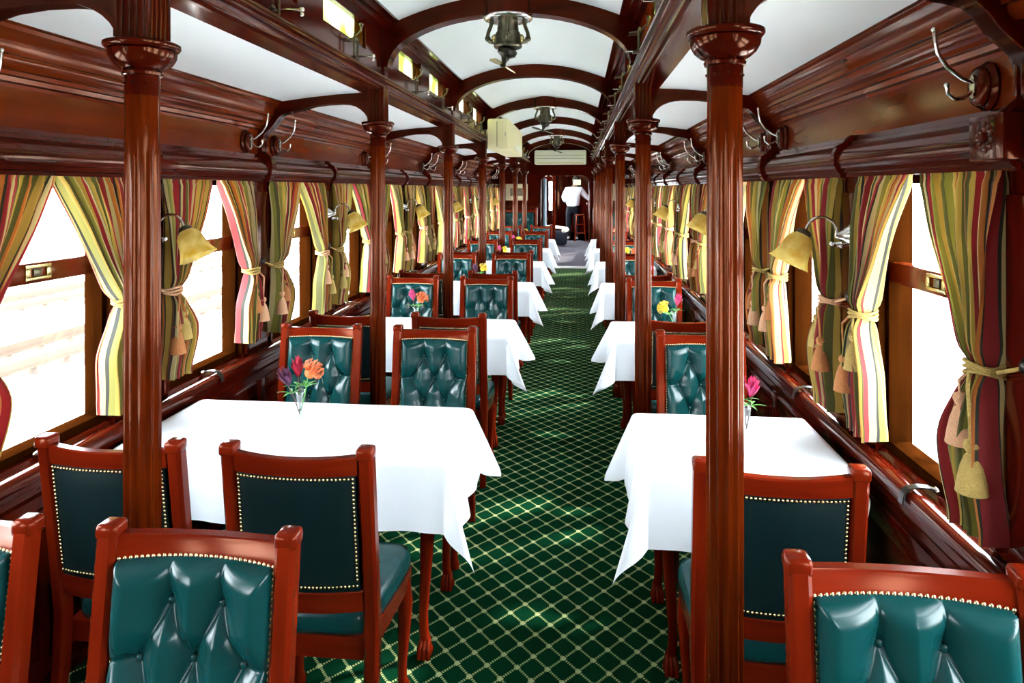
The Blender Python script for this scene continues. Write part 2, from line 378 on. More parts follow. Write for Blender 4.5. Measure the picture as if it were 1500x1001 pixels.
# windows
wn = 0
for s in (-1, 1):
    for j, c in enumerate(WC):
        wn += 1
        bm = bmesh.new()
        def bx(a0, a1, y0, y1, z0, z1, bev=0): box(bm, min(s*a0, s*a1), max(s*a0, s*a1), y0, y1, z0, z1, bev)
        bx(1.43, 1.50, c-HW, c-HW+.03, .80, 1.75, .004); bx(1.43, 1.50, c+HW-.03, c+HW, .80, 1.75, .004)
        bx(1.43, 1.50, c-HW+.03, c+HW-.03, .80, .845, .004); bx(1.43, 1.50, c-HW+.03, c+HW-.03, 1.72, 1.75, .004)
        bx(1.404, 1.516, c-HW, c-HW+.010, .826, 1.749); bx(1.404, 1.516, c+HW-.010, c+HW, .826, 1.749)
        w = struct('window_%d' % wn, bm, 'frame')
        bm = bmesh.new(); bx(1.435, 1.48, c-HW+.03, c+HW-.03, 1.385, 1.455, .004); link('meeting_rail', bm, 'frieze', w)
        bm = bmesh.new(); bx(1.462, 1.466, c-HW+.02, c+HW-.02, .83, 1.40); link('lower_pane', bm, 'glass', w)
        bm = bmesh.new(); bx(1.472, 1.476, c-HW+.02, c+HW-.02, 1.44, 1.73); link('upper_pane', bm, 'glass', w)
        if c > 1.7:
            bm = bmesh.new()
            a0, a1 = 1.428, 1.436
            for (y0, y1, z0, z1) in ((-.055,.055,1.397,1.407),(-.055,.055,1.437,1.447),(-.055,-.035,1.407,1.437),(.035,.055,1.407,1.437)): bx(a0, a1, c+y0, c+y1, z0, z1, .002)
            lk = link('sash_lock', bm, 'brass', w)
            bm = bmesh.new(); bx(1.430, 1.434, c-.02, c+.012, 1.41, 1.434, .001); link('lock_slide', bm, 'bronze', lk)

# ------------------------------------------------------------------ arches over the aisle and side brackets
tn = 20
k = -1
while P(k) < YE-.2:
    y = P(k); bm = bmesh.new()
    n = 28
    under = []
    for i in range(n+1):
        a = PI - PI*i/n; under.append((.672*math.cos(a), 2.365+.295*math.sin(a)))
    top = [(x, crown(x)+.03) for x in xs]
    poly = [(-.70, 2.30), (-.672, 2.30)]+under+[(.672, 2.30), (.70, 2.30), (.70, 2.64)]+top[::-1]+[(-.70, 2.64)]
    prism(bm, poly, 'Y', y-.036, y+.036)
    # raised moulding that follows the soffit
    und2 = [(x*1.0, z) for x, z in under]
    inner = [(.650*math.cos(PI-PI*i/n), 2.365+.275*math.sin(PI-PI*i/n)) for i in range(n+1)]
    prism(bm, und2+inner[::-1], 'Y', y-.046, y+.046)
    # slim second bead
    b1 = [(.70*math.cos(PI-PI*i/n), 2.40+.30*math.sin(PI-PI*i/n)) for i in range(3, n-2)]
    b2 = [(.69*math.cos(PI-PI*i/n), 2.40+.288*math.sin(PI-PI*i/n)) for i in range(3, n-2)]
    prism(bm, b1+b2[::-1], 'Y', y-.043, y+.043)
    struct('trim_%d' % tn, bm, 'wood_x'); tn += 1
    for s in (-1, 1):
        bm = bmesh.new()
        low = [(.757, 2.05)]
        for i in range(1, 9):
            a = PI/2*i/8; low.append((.757+.15*math.sin(a)**1.0*1.0 - 0, 2.05+.125*(1-math.cos(a)) if False else 2.05+.118*math.sin(a)))
            low[-1] = (.757+.16*(1-math.cos(a)), 2.05+.12*math.sin(a))
        low += [(1.0, 2.168), (1.08, 2.158), (1.15, 2.138), (1.205, 2.128), (1.250, 2.115), (1.278, 2.088), (1.300, 2.055), (1.325, 2.030), (1.352, 2.005), (1.368, 1.96), (1.366, 1.91), (1.340, 1.885), (1.315, 1.868), (1.308, 1.82), (1.312, 1.785), (1.325, 1.755), (1.34, 1.742)]
        up = [(1.41, 1.742), (1.41, 2.22), (1.26, 2.20), (1.10, 2.215), (.95, 2.23), (.72, 2.24), (.72, 2.05)]
        prism(bm, [(s*a, z) for a, z in low+up], 'Y', y-.024, y+.024)
        e1 = low[:19]
        off = []
        for i, (a, z) in enumerate(e1):
            j0, j1 = max(i-1, 0), min(i+1, len(e1)-1); d = Vector((e1[j1][0]-e1[j0][0], e1[j1][1]-e1[j0][1])).normalized()
            off.append((a-d.y*.016, z+d.x*.016))
        prism(bm, [(s*a, z) for a, z in e1+off[::-1]], 'Y', y-.032, y+.032)
        # scroll grooves at the wall end
        for q in range(3): box(bm, min(s*1.36, s*1.39), max(s*1.36, s*1.39), y-.034+.024*q, y-.020+.024*q, 1.91, 2.01, .004)
        struct('trim_%d' % tn, bm, 'wood_x'); tn += 1
    k += 1

bm = bmesh.new(); box(bm, 1.285, 1.345, 1.56, 1.69, 1.765, 1.868, .004)
for i in range(8):
    a = i*PI/4; ball(bm, (1.286, 1.625+.024*math.cos(a), 1.816+.024*math.sin(a)), .013, 8, (.5, 1, 1))
ball(bm, (1.284, 1.625, 1.816), .010, 8)
struct('trim_82', bm, 'wood_z')
# ------------------------------------------------------------------ columns
def make_column():
    root = empty('wooden_column')
    bm = bmesh.new(); seg = 144
    def flute(a, i): return .03-(.13 if i < 4 else .05)*abs(math.sin(6*a))**1.4
    prof = [(.042, 0.10), (.042, .6), (.042, 1.2), (.040, 1.78), (.040, 1.80), (.039, 1.94)]
    lathe(bm, prof, seg, wav=flute); link('shaft', bm, 'column', root, 50)
    bm = bmesh.new(); lathe(bm, [(.062, 0), (.062, .05), (.056, .07), (.056, .085), (.046, .10)], 32); link('base', bm, 'column', root)
    bm = bmesh.new()
    lathe(bm, [(.040, 1.935), (.041, 1.985), (.046, 1.987), (.048, 1.994), (.044, 2.000), (.056, 2.006), (.070, 2.018), (.079, 2.034), (.081, 2.046), (.077, 2.050), (.084, 2.052), (.089, 2.058), (.089, 2.066), (.082, 2.070), (.05, 2.072)], 40)
    for i in range(8):
        a = 2*PI*i/8; ball(bm, (.041*math.cos(a), .041*math.sin(a), 1.965), .004, 6)
    link('capital', bm, 'wood_z', root, 40)
    bm = bmesh.new(); w = .046
    # fluted square block
    pts = []
    for sx, sy in ((1, -1), (1, 1), (-1, 1), (-1, -1)): pass
    def side(u): return .0 if abs(u) > .8 else -.004*abs(math.sin(u*PI*2.5))
    N = 20
    for f in range(4):
        for i in range(N):
            u = -1+2*i/N; d = w+side(u)
            x, y = d, u*w
            c, sn = [(1, 0), (0, 1), (-1, 0), (0, -1)][f]
            pts.append((x*c-y*sn, x*sn+y*c))
    prism(bm, pts, 'Z', 2.071, 2.31); link('block', bm, 'wood_z', root, 30)
    return root
proto = make_column(); reg(proto)
first = True
for s in (-1, 1):
    for k in range(0, 7):
        o = proto if first else copy_tree(proto); first = False
        o.location = (s*.717, P(k), 0)
        tag(o, 'fluted mahogany column with bowl capital, %s column from camera in the %s row' % (ORDP[k], SIDE[s]), 'column', 'columns along the %s of the aisle' % SIDE[s])

# ------------------------------------------------------------------ chairs
def yb(z): return -.205-.065*max(0, (z-.46))/.49
def bow(x): return -.030*(1-(x/.2)**2)
def make_chair():
    root = empty('dining_chair')
    for s in (-1, 1):
        bm = bmesh.new()
        path = [(s*.203, -.262, 0), (s*.203, -.235, .15), (s*.203, -.215, .30), (s*.203, yb(.46), .44), (s*.203, yb(.7), .70), (s*.203, yb(.94), .945)]
        sec = [(-.6, -1), (.6, -1), (1, -.6), (1, .6), (.6, 1), (-.6, 1), (-1, .6), (-1, -.6)]
        tube(bm, path, [.018, .019, .021, .0225, .0225, .0225], sect=sec, up=(1, 0, 0))
        link('rear_leg', bm, 'chairz', root, 40)
        bm = bmesh.new(); box(bm, s*.203-.0245, s*.203+.0245, yb(.95)-.025, yb(.95)+.025, .928, .962, .009); link('finial', bm, 'chair', root, 60)
        bm = bmesh.new()
        path = [(s*.185, .165, .40), (s*.190, .172, .35), (s*.196, .180, .30), (s*.193, .176, .20), (s*.188, .170, .10), (s*.188, .172, .045), (s*.190, .178, .02), (s*.190, .180, 0)]
        tube(bm, path, [.026, .029, .028, .022, .017, .017, .026, .024], 10)
        link('front_leg', bm, 'chairz', root, 60)
    # top rail
    bm = bmesh.new()
    def rail(z0f, z1f, th, n=16, w=.182):
        secs = []
        for i in range(n+1):
            x = -w+2*w*i/n; z0, z1 = z0f(x), z1f(x); y = bow(x)
            ring = [(x, yb(z0)+y-th, z0), (x, yb(z0)+y+th, z0), (x, yb(z1)+y+th, z1-.004), (x, yb(z1)+y+th-.004, z1), (x, yb(z1)+y-th+.004, z1), (x, yb(z1)+y-th, z1-.004)]
            secs.append([bm.verts.new(p) for p in ring])
        for i in range(n):
            for j in range(6): bm.faces.new((secs[i][j], secs[i][(j+1) % 6], secs[i+1][(j+1) % 6], secs[i+1][j]))
        bm.faces.new(secs[0][::-1]); bm.faces.new(secs[-1])
    rail(lambda x: .888, lambda x: .940-.006*(1-(x/.18)**2), .015); link('top_rail', bm, 'chair', root, 40)
    bm = bmesh.new(); rail(lambda x: .500, lambda x: .560, .013); link('bottom_rail', bm, 'chair', root, 40)
    # tufted front of backrest
    x0, z0, z1 = .176, .515, .893
    rows = []
    for r in range(4):
        z = .812-.106*r
        rows.append((z, [-.058, .058] if r % 2 == 0 else [-.117, 0, .117]))
    rows = [r for r in rows if r[0] > z0+.02]
    btn = [(x, z) for z, xsr in rows for x in xsr]
    segs = []
    for i, (z, xsr) in enumerate(rows[:-1]):
        zn, xn = rows[i+1]
        for a in xsr:
            for b in xn:
                if abs(a-b) < .08: segs.append(((a, z), (b, zn)))
    for x in rows[0][1]: segs.append(((x, rows[0][0]), (x*1.03, z1)))
    for z, xsr in rows[1::2]:
        segs.append(((xsr[0], z), (-x0, z+.004))); segs.append(((xsr[-1], z), (x0, z+.004)))
    for x in rows[-1][1]: segs.append(((x, rows[-1][0]), (x, z0)))
    def dseg(x, z):
        m = 9
        for (a, b), (c, d) in segs:
            ux, uz = c-a, d-b; t = max(0, min(1, ((x-a)*ux+(z-b)*uz)/(ux*ux+uz*uz)))
            m = min(m, math.hypot(x-a-t*ux, z-b-t*uz))
        return m
    def H(x, z):
        ds = dseg(x, z); db = min(math.hypot(x-a, z-b) for a, b in btn)
        ed = min(x0-abs(x), z-z0, z1-z)
        h = .026*(1-math.exp(-(db/.038)**1.3))+.022*(1-math.exp(-(ds/.024)**1.1))-.003*math.exp(-(ds/.003)**2)
        q = min(1, max(ed, 0)/.040)
        return h*math.sqrt(max(0, 1-(1-q)**2))+.003
    bm = bmesh.new(); nu, nv = 92, 92
    def F(u, v):
        x = -x0+2*x0*u; z = z0+(z1+.002*(1-(x/.18)**2)-z0)*v
        return (x, yb(z)+bow(x)+.010+H(x, min(z, z1)), z)
    surf(bm, F, nu, nv)
    cu = link('tufted_backrest', bm, 'leather', root, 180)
    for (x, z) in btn:
        bm = bmesh.new(); ball(bm, (x, yb(z)+bow(x)+.010+.008, z), .0085, 10, (1, .6, 1)); link('button', bm, 'leather', cu, 180)
    # nails on both faces
    def border(z0, z1, w, yo, arch):
        pts = []
        n = 30
        for i in range(n+1): x = -w+2*w*i/n; z = z1+arch*(1-(x/.18)**2); pts.append((x, yb(z)+bow(x)+yo, z))
        m = int((z1-z0)/(2*w/n))
        for i in range(1, m):
            z = z1-(z1-z0)*i/m
            for s in (-1, 1): pts.append((s*w, yb(z)+bow(w)+yo, z))
        return pts
    bm = bmesh.new()
    for p in border(.52, .893, .176, .013, .002): ball(bm, p, .0052, 6)
    link('front_nail_trim', bm, 'nail', root, 180)
    bm = bmesh.new()
    for p in border(.585, .880, .170, -.017, .002): ball(bm, p, .0046, 6)
    for i in range(31):
        x = -.17+.34*i/30; ball(bm, (x, yb(.575)+bow(x)-.017, .578), .0046, 6)
    link('rear_nail_trim', bm, 'nail', root, 180)
    bm = bmesh.new(); g = []
    def FB(u, v):
        x = -.176+.352*u; z = .56+(.888+.002*(1-(x/.18)**2)-.56)*v
        e = min(u, 1-u, v, 1-v); return (x, yb(z)+bow(x)-.012-.005*min(1, e/.06), z)
    surf(bm, FB, 16, 10); link('rear_panel', bm, 'leather_shaded', root, 180)
    # seat
    bm = bmesh.new()
    def hw(y): return .188+.042*(y+.2)/.42
    rings = []
    prof = [(.90, .402), (.985, .408), (1.0, .425), (.995, .448), (.96, .466), (.86, .478), (.6, .487), (.3, .490), (0.02, .491)]
    N = 40
    for k_, z in prof:
        ring = []
        for i in range(N):
            a = 2*PI*i/N; cx, cy = math.cos(a), math.sin(a); e = .30
            px = abs(cx)**e*(1 if cx > 0 else -1); py = abs(cy)**e*(1 if cy > 0 else -1)
            y = .012+.208*py*k_; x = px*hw(.012+.208*py)*k_
            ring.append(bm.verts.new((x, y, z)))
        rings.append(ring)
    for i in range(len(rings)-1):
        for j in range(N): bm.faces.new((rings[i][j], rings[i][(j+1) % N], rings[i+1][(j+1) % N], rings[i+1][j]))
    bm.faces.new(rings[0][::-1]); bm.faces.new(rings[-1])
    link('seat', bm, 'leather', root, 180)
    bm = bmesh.new(); prism(bm, [(-.190, -.195), (.190, -.195), (.215, .195), (-.215, .195)], 'Z', .345, .405); link('seat_rail', bm, 'chair', root, 40)
    return root
chair = make_chair(); reg(chair)
COLX = {'window': [-.993, -.965, -.975], 'aisle': [-.412, -.36, -.365], 'right': [.994, .98, .97]}
first = True
desc = {'window': 'left window side', 'aisle': 'left aisle side', 'right': 'right of aisle'}
RW = ['nearest', 'second', 'third', 'fourth', 'fifth', 'sixth', 'farthest']
for k in range(0, 7):
    for facing in ('camera', 'away'):
        if facing == 'away' and k == 6: continue
        for col in ('window', 'aisle', 'right'):
            o = chair if first else copy_tree(chair); first = False
            x = COLX[col][min(k, 2)]
            if col == 'right' and facing == 'away': x = .905 if k == 0 else .95
            o.scale = (.96, 1, 1.036)
            if facing == 'away' and k == 0: x = {'window': -.945, 'aisle': -.395, 'right': .905}[col]
            if facing == 'camera': o.location = (x, P(k)-(.45 if k else .535), 0); o.rotation_euler = (0, 0, PI)
            else: o.location = (x, P(k)+.465, 0); o.rotation_euler = (0, 0, 0)
            if k == 0 and facing == 'camera' and col == 'right': o.rotation_euler = (0, 0, PI-.03); o.scale = (1.0, 1, 1.036)
            if k == 0 and facing == 'away' and col == 'right': o.rotation_euler = (0, 0, -.04)
            rowd = (ORD[k]+(' row from the camera' if k > 0 else ' row to the camera'))
            if facing == 'camera': lb = 'wooden chair facing camera, buttoned green leather back, %s, %s such row' % (desc[col], RW[k])
            else: lb = 'wooden chair seen from behind, plain shade-darkened green back, %s, %s such row' % (desc[col], RW[k])
            tag(o, lb.replace('  ', ' '), 'chair', 'dining chairs '+('facing the camera' if facing == 'camera' else 'with their backs to the camera'))

# ------------------------------------------------------------------ tables and cloths
TZ = .744
def cloth_bm(x0, x1, y0, y1, ov, seed):
    """ov: overhang at -x, +x, -y, +y"""
    rnd = random.Random(seed); ph = [rnd.uniform(0, 6.28) for _ in range(8)]
    bm = bmesh.new()
    def axis(lo, hi, o0, o1, n=26, m=14):
        a = [-o0*(1-i/m) for i in range(m)]+[(hi-lo)*i/n for i in range(n+1)]+[(hi-lo)+o1*(i+1)/m for i in range(m)]
        return a
    ax = axis(x0, x1, ov[0], ov[1]); ay = axis(y0, y1, ov[2], ov[3]); W_, D_ = x1-x0, y1-y0
    def pt(a, b):
        oa = -a if a < 0 else (a-W_ if a > W_ else 0); ob = -b if b < 0 else (b-D_ if b > D_ else 0)
        sx = -1 if a < 0 else 1; sy = -1 if b < 0 else 1
        ca, cb = min(max(a, 0), W_), min(max(b, 0), D_)
        X, Y, Z = x0+ca, y0+cb, TZ+.006
        r = math.hypot(oa, ob)
        if r > 0:
            phi = math.atan2(ob, oa)               # 0 = pure x side, pi/2 = pure y side
            corner = oa > 0 and ob > 0
            fold = .5-.5*math.cos(4*phi)             # 0 at sides, 1 at 45 degrees
            # softness: round over the edge first
            dn = r-.012 if r > .012 else 0
            if corner: rho = min(r, .012)+dn*(.10+.38*math.sin(2*phi)**4+.05*math.sin(6*phi+ph[0])*math.sin(2*phi))
            else:
                t = (ca if ob > 0 else cb); lim = (W_ if ob > 0 else D_)
                endf = min(t, lim-t)/.15; endf = min(1, endf)
                wv = .045*math.sin(t*17+ph[1 if sx > 0 else 2])+.03*math.sin(t*31+ph[3])
                rho = min(r, .012)+dn*(.10+wv*endf*1.3)
            dx = math.cos(phi)*rho if corner else (rho if oa > 0 else 0); dy = math.sin(phi)*rho if corner else (rho if ob > 0 else 0)
            X += sx*dx; Y += sy*dy; Z -= math.sqrt(max(0, r*r-rho*rho)) if r > .012 else r*.4
        else:
            Z += .0012*noise.noise(Vector((X*3, Y*3, seed)))
        return (X, Y, Z)
    g = [[bm.verts.new(pt(a, b)) for b in ay] for a in ax]
    for i in range(len(ax)-1):
        for j in range(len(ay)-1): bm.faces.new((g[i][j], g[i+1][j], g[i+1][j+1], g[i][j+1]))
    return bm
TAB = {}
def make_table(x0, x1, y0, y1, name):
    root = empty(name, ((x0+x1)/2, (y0+y1)/2, 0))
    cx, cy = (x0+x1)/2, (y0+y1)/2
    bm = bmesh.new(); box(bm, x0-cx, x1-cx, y0-cy, y1-cy, .718, .744, .005); link('tabletop', bm, 'chair', root)
    bm = bmesh.new(); box(bm, x0-cx+.05, x1-cx-.05, y0-cy+.05, y1-cy-.05, .640, .718, .003); link('apron', bm, 'chair', root)
    for sx in (-1, 1):
        for sy in (-1, 1):
            lx, ly = sx*((x1-x0)/2-.09), sy*((y1-y0)/2-.08)
            bm = bmesh.new()
            tube(bm, [(lx, ly, .65), (lx+.008*sx, ly, .56), (lx+.012*sx, ly, .46), (lx+.004*sx, ly, .30), (lx-.004*sx, ly, .16), (lx-.002*sx, ly, .09), (lx+.004*sx, ly, .06)], [.030, .031, .028, .021, .017, .018, .022], 12)
            lg = link('leg', bm, 'chairz', root, 60)
            bm = bmesh.new(); ball(bm, (lx+.004*sx, ly-.005, .030), .030, 12, (1, 1.1, 1))
            for q in (-1, 0, 1): tube(bm, [(lx+.004*sx+q*.010, ly-.008, .066), (lx+.004*sx+q*.015, ly-.030, .048), (lx+.004*sx+q*.017, ly-.038, .014)], [.012, .011, .008], 8)
            link('claw_foot', bm, 'chairz', lg, 60)
    return root
for k in range(0, 6):
    yc = P(k)+1.015
    for s in (-1, 1):
        if s < 0: x0, x1 = -1.315, -.089; ov = (.03, .29, .245, .24)
        else: x0, x1 = .614, 1.30; ov = (.29, .05, .26, .24)
        y0, y1 = yc-.28, yc+.305
        if k == 0: t = make_table(x0, x1, y0, y1, 'dining_table'); reg(t); TAB[s] = t
        else: t = copy_tree(TAB[s]); t.location = ((x0+x1)/2, (y0+y1)/2, 0)
        pos = '%s table %s of the aisle' % (ORDP[k], SIDE[s])
        tag(t, 'mahogany claw-foot table under the cloth, %s from camera' % pos, 'table', 'dining tables %s of the aisle' % SIDE[s])
        c = link('tablecloth', cloth_bm(x0, x1, y0, y1, ov, 10*k+s), 'cloth', None, 180)
        sm = c.modifiers.new('s', 'SUBSURF'); sm.levels = sm.render_levels = 1
        tag(c, 'white linen tablecloth with pointed hanging corners on the %s' % pos, 'tablecloth', 'white tablecloths %s of the aisle' % SIDE[s])

# ------------------------------------------------------------------ vases and flowers
def leafblade(bm, base, d, length, width, curl=.3, n=6):
    d = Vector(d).normalized(); side = d.cross(Vector((0, 0, 1)))
    side = side.normalized() if side.length > .05 else Vector((1, 0, 0)); nrm = side.cross(d)
    base = Vector(base); rows = []
    for i in range(n+1):
        t = i/n; w = width*math.sin(PI*min(1, t*.9+.08))**.8*(1 if t < 1 else 0); c = base+d*length*t+nrm*(-curl*length*t*t)
        rows.append([bm.verts.new(c-side*w*.5+nrm*w*.15), bm.verts.new(c), bm.verts.new(c+side*w*.5+nrm*w*.15)])
    for i in range(n):
        for j in range(2): bm.faces.new((rows[i][j], rows[i][j+1], rows[i+1][j+1], rows[i+1][j]))
FS = 1.45
def stem_bm(a, b, r=.0028):
    bm = bmesh.new(); a, b = Vector(a), Vector(b); tube(bm, [a, a.lerp(b, .5)+Vector((.004, 0, 0)), b], r, 6); return bm
def pincushion(loc, head, mat, label, grp, rs):
    rnd = random.Random(rs); root = empty('pincushion_flower', loc, 0, label, 'flower', grp)
    link('stem', stem_bm((0, 0, .012), head), 'leaf', root, 60)
    bm = bmesh.new(); h = Vector(head); ax = Vector((head[0]*2.2, head[1]*2.2, .09)).normalized()
    ball(bm, h+ax*.014, .024, 10)
    for i in range(90):
        v = Vector((rnd.gauss(0, 1), rnd.gauss(0, 1), rnd.gauss(0, 1))).normalized()
        if v.dot(ax) < -.25: continue
        v = (v+ax*.35).normalized(); e = h+ax*.014+v*.048; tip = e+ax*.012
        tube(bm, [h+ax*.014+v*.018, e, tip], [.0022, .0018, .0034], 4)
    link('bloom', bm, mat, root, 180)
    bm = bmesh.new()
    for i in range(6):
        a = i*1.05+rs; leafblade(bm, h*.72+Vector((0, 0, .0)), (math.cos(a), math.sin(a), .6), .055, .014, .3)
    link('leaves', bm, 'leaf', root, 180)
def protea(loc, head, mat, label, grp, rs, ln=.065):
    root = empty('protea_flower', loc, 0, label, 'flower', grp)
    link('stem', stem_bm((0, 0, .012), head), 'stem', root, 60)
    bm = bmesh.new(); h = Vector(head); ax = Vector((head[0]*1.6, head[1]*1.6, .12)).normalized()
    for ring, (n, sp, l) in enumerate(((5, .16, ln), (7, .42, ln*.9), (7, .75, ln*.7))):
        for i in range(n):
            a = 2*PI*i/n+ring*.5; leafblade(bm, h, ax+Vector((math.cos(a), math.sin(a), 0))*sp, l*1.35, .024, -.15)
    link('bloom', bm, mat, root, 180)
    bm = bmesh.new()
    for i in range(5):
        a = i*1.3+rs; leafblade(bm, h*.75, (math.cos(a), math.sin(a), .5), .06, .012, .4)
    link('leaves', bm, 'leaf', root, 180)
def make_vase():
    root = empty('glass_vase'); bm = bmesh.new()
    lathe(bm, [(.024, 0), (.025, .004), (.020, .012), (.014, .03), (.013, .06), (.017, .095), (.023, .112), (.022, .112), (.016, .094), (.011, .06), (.012, .03), (.014, .014)], 20, capends=False)
    link('glass_body', bm, 'vase', root, 180)
    bm = bmesh.new(); lathe(bm, [(.023, 0.0005), (.023, .004), (.012, .010), (.002, .011)], 20); link('base', bm, 'vase', root, 60)
    return root
vase = make_vase(); reg(vase); fv = True
FL = {(0, -1): (('pin', 'petal_orange', (.035, .0, .175)), ('pro', 'petal_red', (-.012, .01, .165)), ('pro', 'petal_purple', (-.045, -.01, .13))),
      (0, 1): (('pro', 'petal_red', (-.02, 0, .165)), ('pro', 'petal_pink', (.02, .01, .13))),
      (1, -1): (('pin', 'petal_orange', (.03, -.01, .155)), ('pro', 'petal_pink', (-.02, 0, .155))),
      (1, 1): (('pin', 'petal_yellow', (-.05, -.01, .12)), ('pro', 'petal_pink', (.02, 0, .15))),
      (2, -1): (('pin', 'petal_yellow', (.03, -.01, .14)), ('pro', 'petal_purple', (-.03, 0, .12))),
      (2, 1): (('pin', 'petal_yellow', (-.02, 0, .14)), ('pro', 'petal_pink', (.03, 0, .13))),
      (3, -1): (('pin', 'petal_yellow', (.03, 0, .14)), ('pro', 'petal_pink', (-.02, 0, .14))),
      (3, 1): (('pin', 'petal_yellow', (-.02, 0, .14)), ('pin', 'petal_orange', (.03, 0, .13))),
      (4, -1): (('pin', 'petal_yellow', (.03, 0, .13)), ('pro', 'petal_pink', (-.03, 0, .14))),
      (4, 1): (('pin', 'petal_yellow', (0, 0, .14)),), (5, -1): (('pin', 'petal_yellow', (0, 0, .13)),), (5, 1): (('pin', 'petal_orange', (0, 0, .13)),)}
CN = {'petal_orange': 'orange', 'petal_red': 'crimson', 'petal_purple': 'plum-coloured', 'petal_pink': 'pink', 'petal_yellow': 'yellow'}
for (k, s), fl in FL.items():
    x = -.775 if s < 0 else 1.03; y = P(k)+1.115
    if k >= 2 and s < 0: x = -.62
    o = vase if fv else copy_tree(vase); fv = False
    o.location = (x, y, TZ+.0075)
    pos = '%s table %s of the aisle' % (ORDP[k], SIDE[s])
    tag(o, 'small clear glass bud vase standing on the %s' % pos, 'vase', 'bud vases %s of the aisle' % SIDE[s])
    for i, (ty, mt, hd) in enumerate(fl):
        f = pincushion if ty == 'pin' else protea
        kind = 'spiky pincushion flower' if ty == 'pin' else 'pointed protea flower'
        f((x, y, TZ+.009), hd, mt, '%s %s in vase on %s' % (CN[mt], kind, pos), 'flowers in the table vases', k+i)

# ------------------------------------------------------------------ curtains
def ease(t): t = max(0, min(1, t)); return t*t*(3-2*t)
TIE = 1.27
def curtain(s, c, d, j):
    """s side of coach, c window centre, d = -1 near half / +1 far half"""
    rnd = random.Random(j*7+d+s*31); yp = c+d*(HW+(.085 if d < 0 else .035)); ph = rnd.uniform(0, 6); zb = .845+rnd.uniform(0, .05)
    root = empty('curtain', (s*1.374, yp, Z1))
    bm = bmesh.new(); uvl = bm.loops.layers.uv.new('UVMap'); nu, nv = 130, 44
    NP = 9
    wt = .412 if d < 0 else .366
    def F(u, v):
        z = (Z1+.004)-(Z1-zb)*v
        if z > TIE:
            t = (Z1-z)/(Z1-TIE); w = wt*(1-t)**.95+.052*t; st = .0+.012*ease(t); amp = .023+.006*t+.008*ease((t-.6)*2.5)
            if t < .05: amp *= .6+8*t*.4
            am = 1.0
        else:
            t = (TIE-z)/(TIE-zb); w = .052+.130*ease(t*2.0)-.03*ease((t-.5)*2); st = .012-.030*ease(t*2); amp = .032+.006*t; am = 1
        pinch = math.exp(-((z-TIE)/.03)**2)
        sway = .010*math.sin(5*z+ph)*(1-v*.3)
        y = -d*(st+w*u)+sway*(u)*.7
        # secondary folds
        a = math.sin(2*PI*NP*u+ph+1.2*math.sin(3*u+z*1.5))
        a = math.copysign(abs(a)**.75, a)
        x = amp*a*(1-.35*pinch)+.010*math.sin(2*PI*2.3*u+2*z+ph)*(1-pinch)+.0045*math.sin(2*PI*21*u+6*z+ph)
        x -= .016*ease((Z1-z)/.2)
        if z < TIE: x -= .018*math.sin(PI*min(1, (TIE-z)/(TIE-zb)*1.1))
        z2 = z+.006*math.sin(9*u+ph)*max(0, (v-.8)*5)
        return (s*x, y, z2-Z1)
    g = surf(bm, F, nu, nv)
    for f_ in bm.faces:
        pass
    idx = {}
    for i in range(nu+1):
        for q in range(nv+1): idx[g[i][q]] = (i/nu, q/nv)
    off = rnd.random()
    for f_ in bm.faces:
        for lp in f_.loops: u, v = idx[lp.vert]; lp[uvl].uv = (u+off, v)
    link('cloth', bm, 'curtain', root, 180)
    # tie cord, hook
    ty = -d*(.012+.026)
    bm = bmesh.new()
    for q in range(3):
        pts = [(s*(-.018)+.044*math.cos(a), ty+.040*math.sin(a), TIE-Z1+.010*(q-1)+.006*math.sin(a*2+q)) for a in [2*PI*i/20 for i in range(21)]]
        tube(bm, pts, .0055, 6, cap=False)
    tube(bm, [(s*-.02, ty+d*.05, TIE-Z1), (s*.01, ty+d*.085, TIE-Z1+.02), (s*.03, ty+d*.10, TIE-Z1+.03)], .005, 6)
    tb = link('tieback', bm, 'tassel_gold' if (j+d) % 3 else 'tassel_peach', root, 180)
    bm = bmesh.new(); ball(bm, (s*.012, ty+d*.11, TIE-Z1+.03), .022, 12, (.8, 1, 1)); tube(bm, [(s*.012, ty+d*.11, TIE-Z1+.03), (s*.06, ty+d*.11, TIE-Z1+.03)], .008, 8); link('holdback', bm, 'darkmetal', root, 60)
    for q in range(2):
        oy = ty+(-d*.03 if q == 0 else d*.035); ox = -s*(.058+.01*q); zl = (-.115 if q == 0 else -.19)+rnd.uniform(-.02, .02)
        bm = bmesh.new(); zt = TIE-Z1
        tube(bm, [(ox*.8, ty, zt), (ox*1.1, oy*.9+ty*.1, zt-.04), (ox, oy, zt+zl+.03)], .0048, 6)
        mt = Matrix.Translation((ox, oy, zt+zl)) @ Matrix.Scale(1.2, 4)
        lathe(bm, [(.004, .034), (.012, .030), (.015, .020), (.011, .010), (.008, .006), (.013, 0), (.020, -.02), (.025, -.045), (.029, -.072), (.024, -.074), (.003, -.070)], 24, mt, wav=lambda a, i: .07*math.sin(12*a)*(i > 4))
        link('tassel', bm, ['tassel_peach', 'tassel_gold', 'tassel_rust'][(j+q+(d > 0)) % 3], root, 60)
    return root
VW = [c for c in WC if c > 1.9]
for s in (-1, 1):
    for j, c in enumerate(VW):
        for d in (-1, 1):
            o = curtain(s, c, d, j)
            tag(o, 'striped tied-back curtain, %s wall, %s window from camera, %s side of window' % (SIDE[s], ORDP[j], 'near' if d < 0 else 'far'), 'curtain', 'tied-back curtains on the %s wall' % SIDE[s])

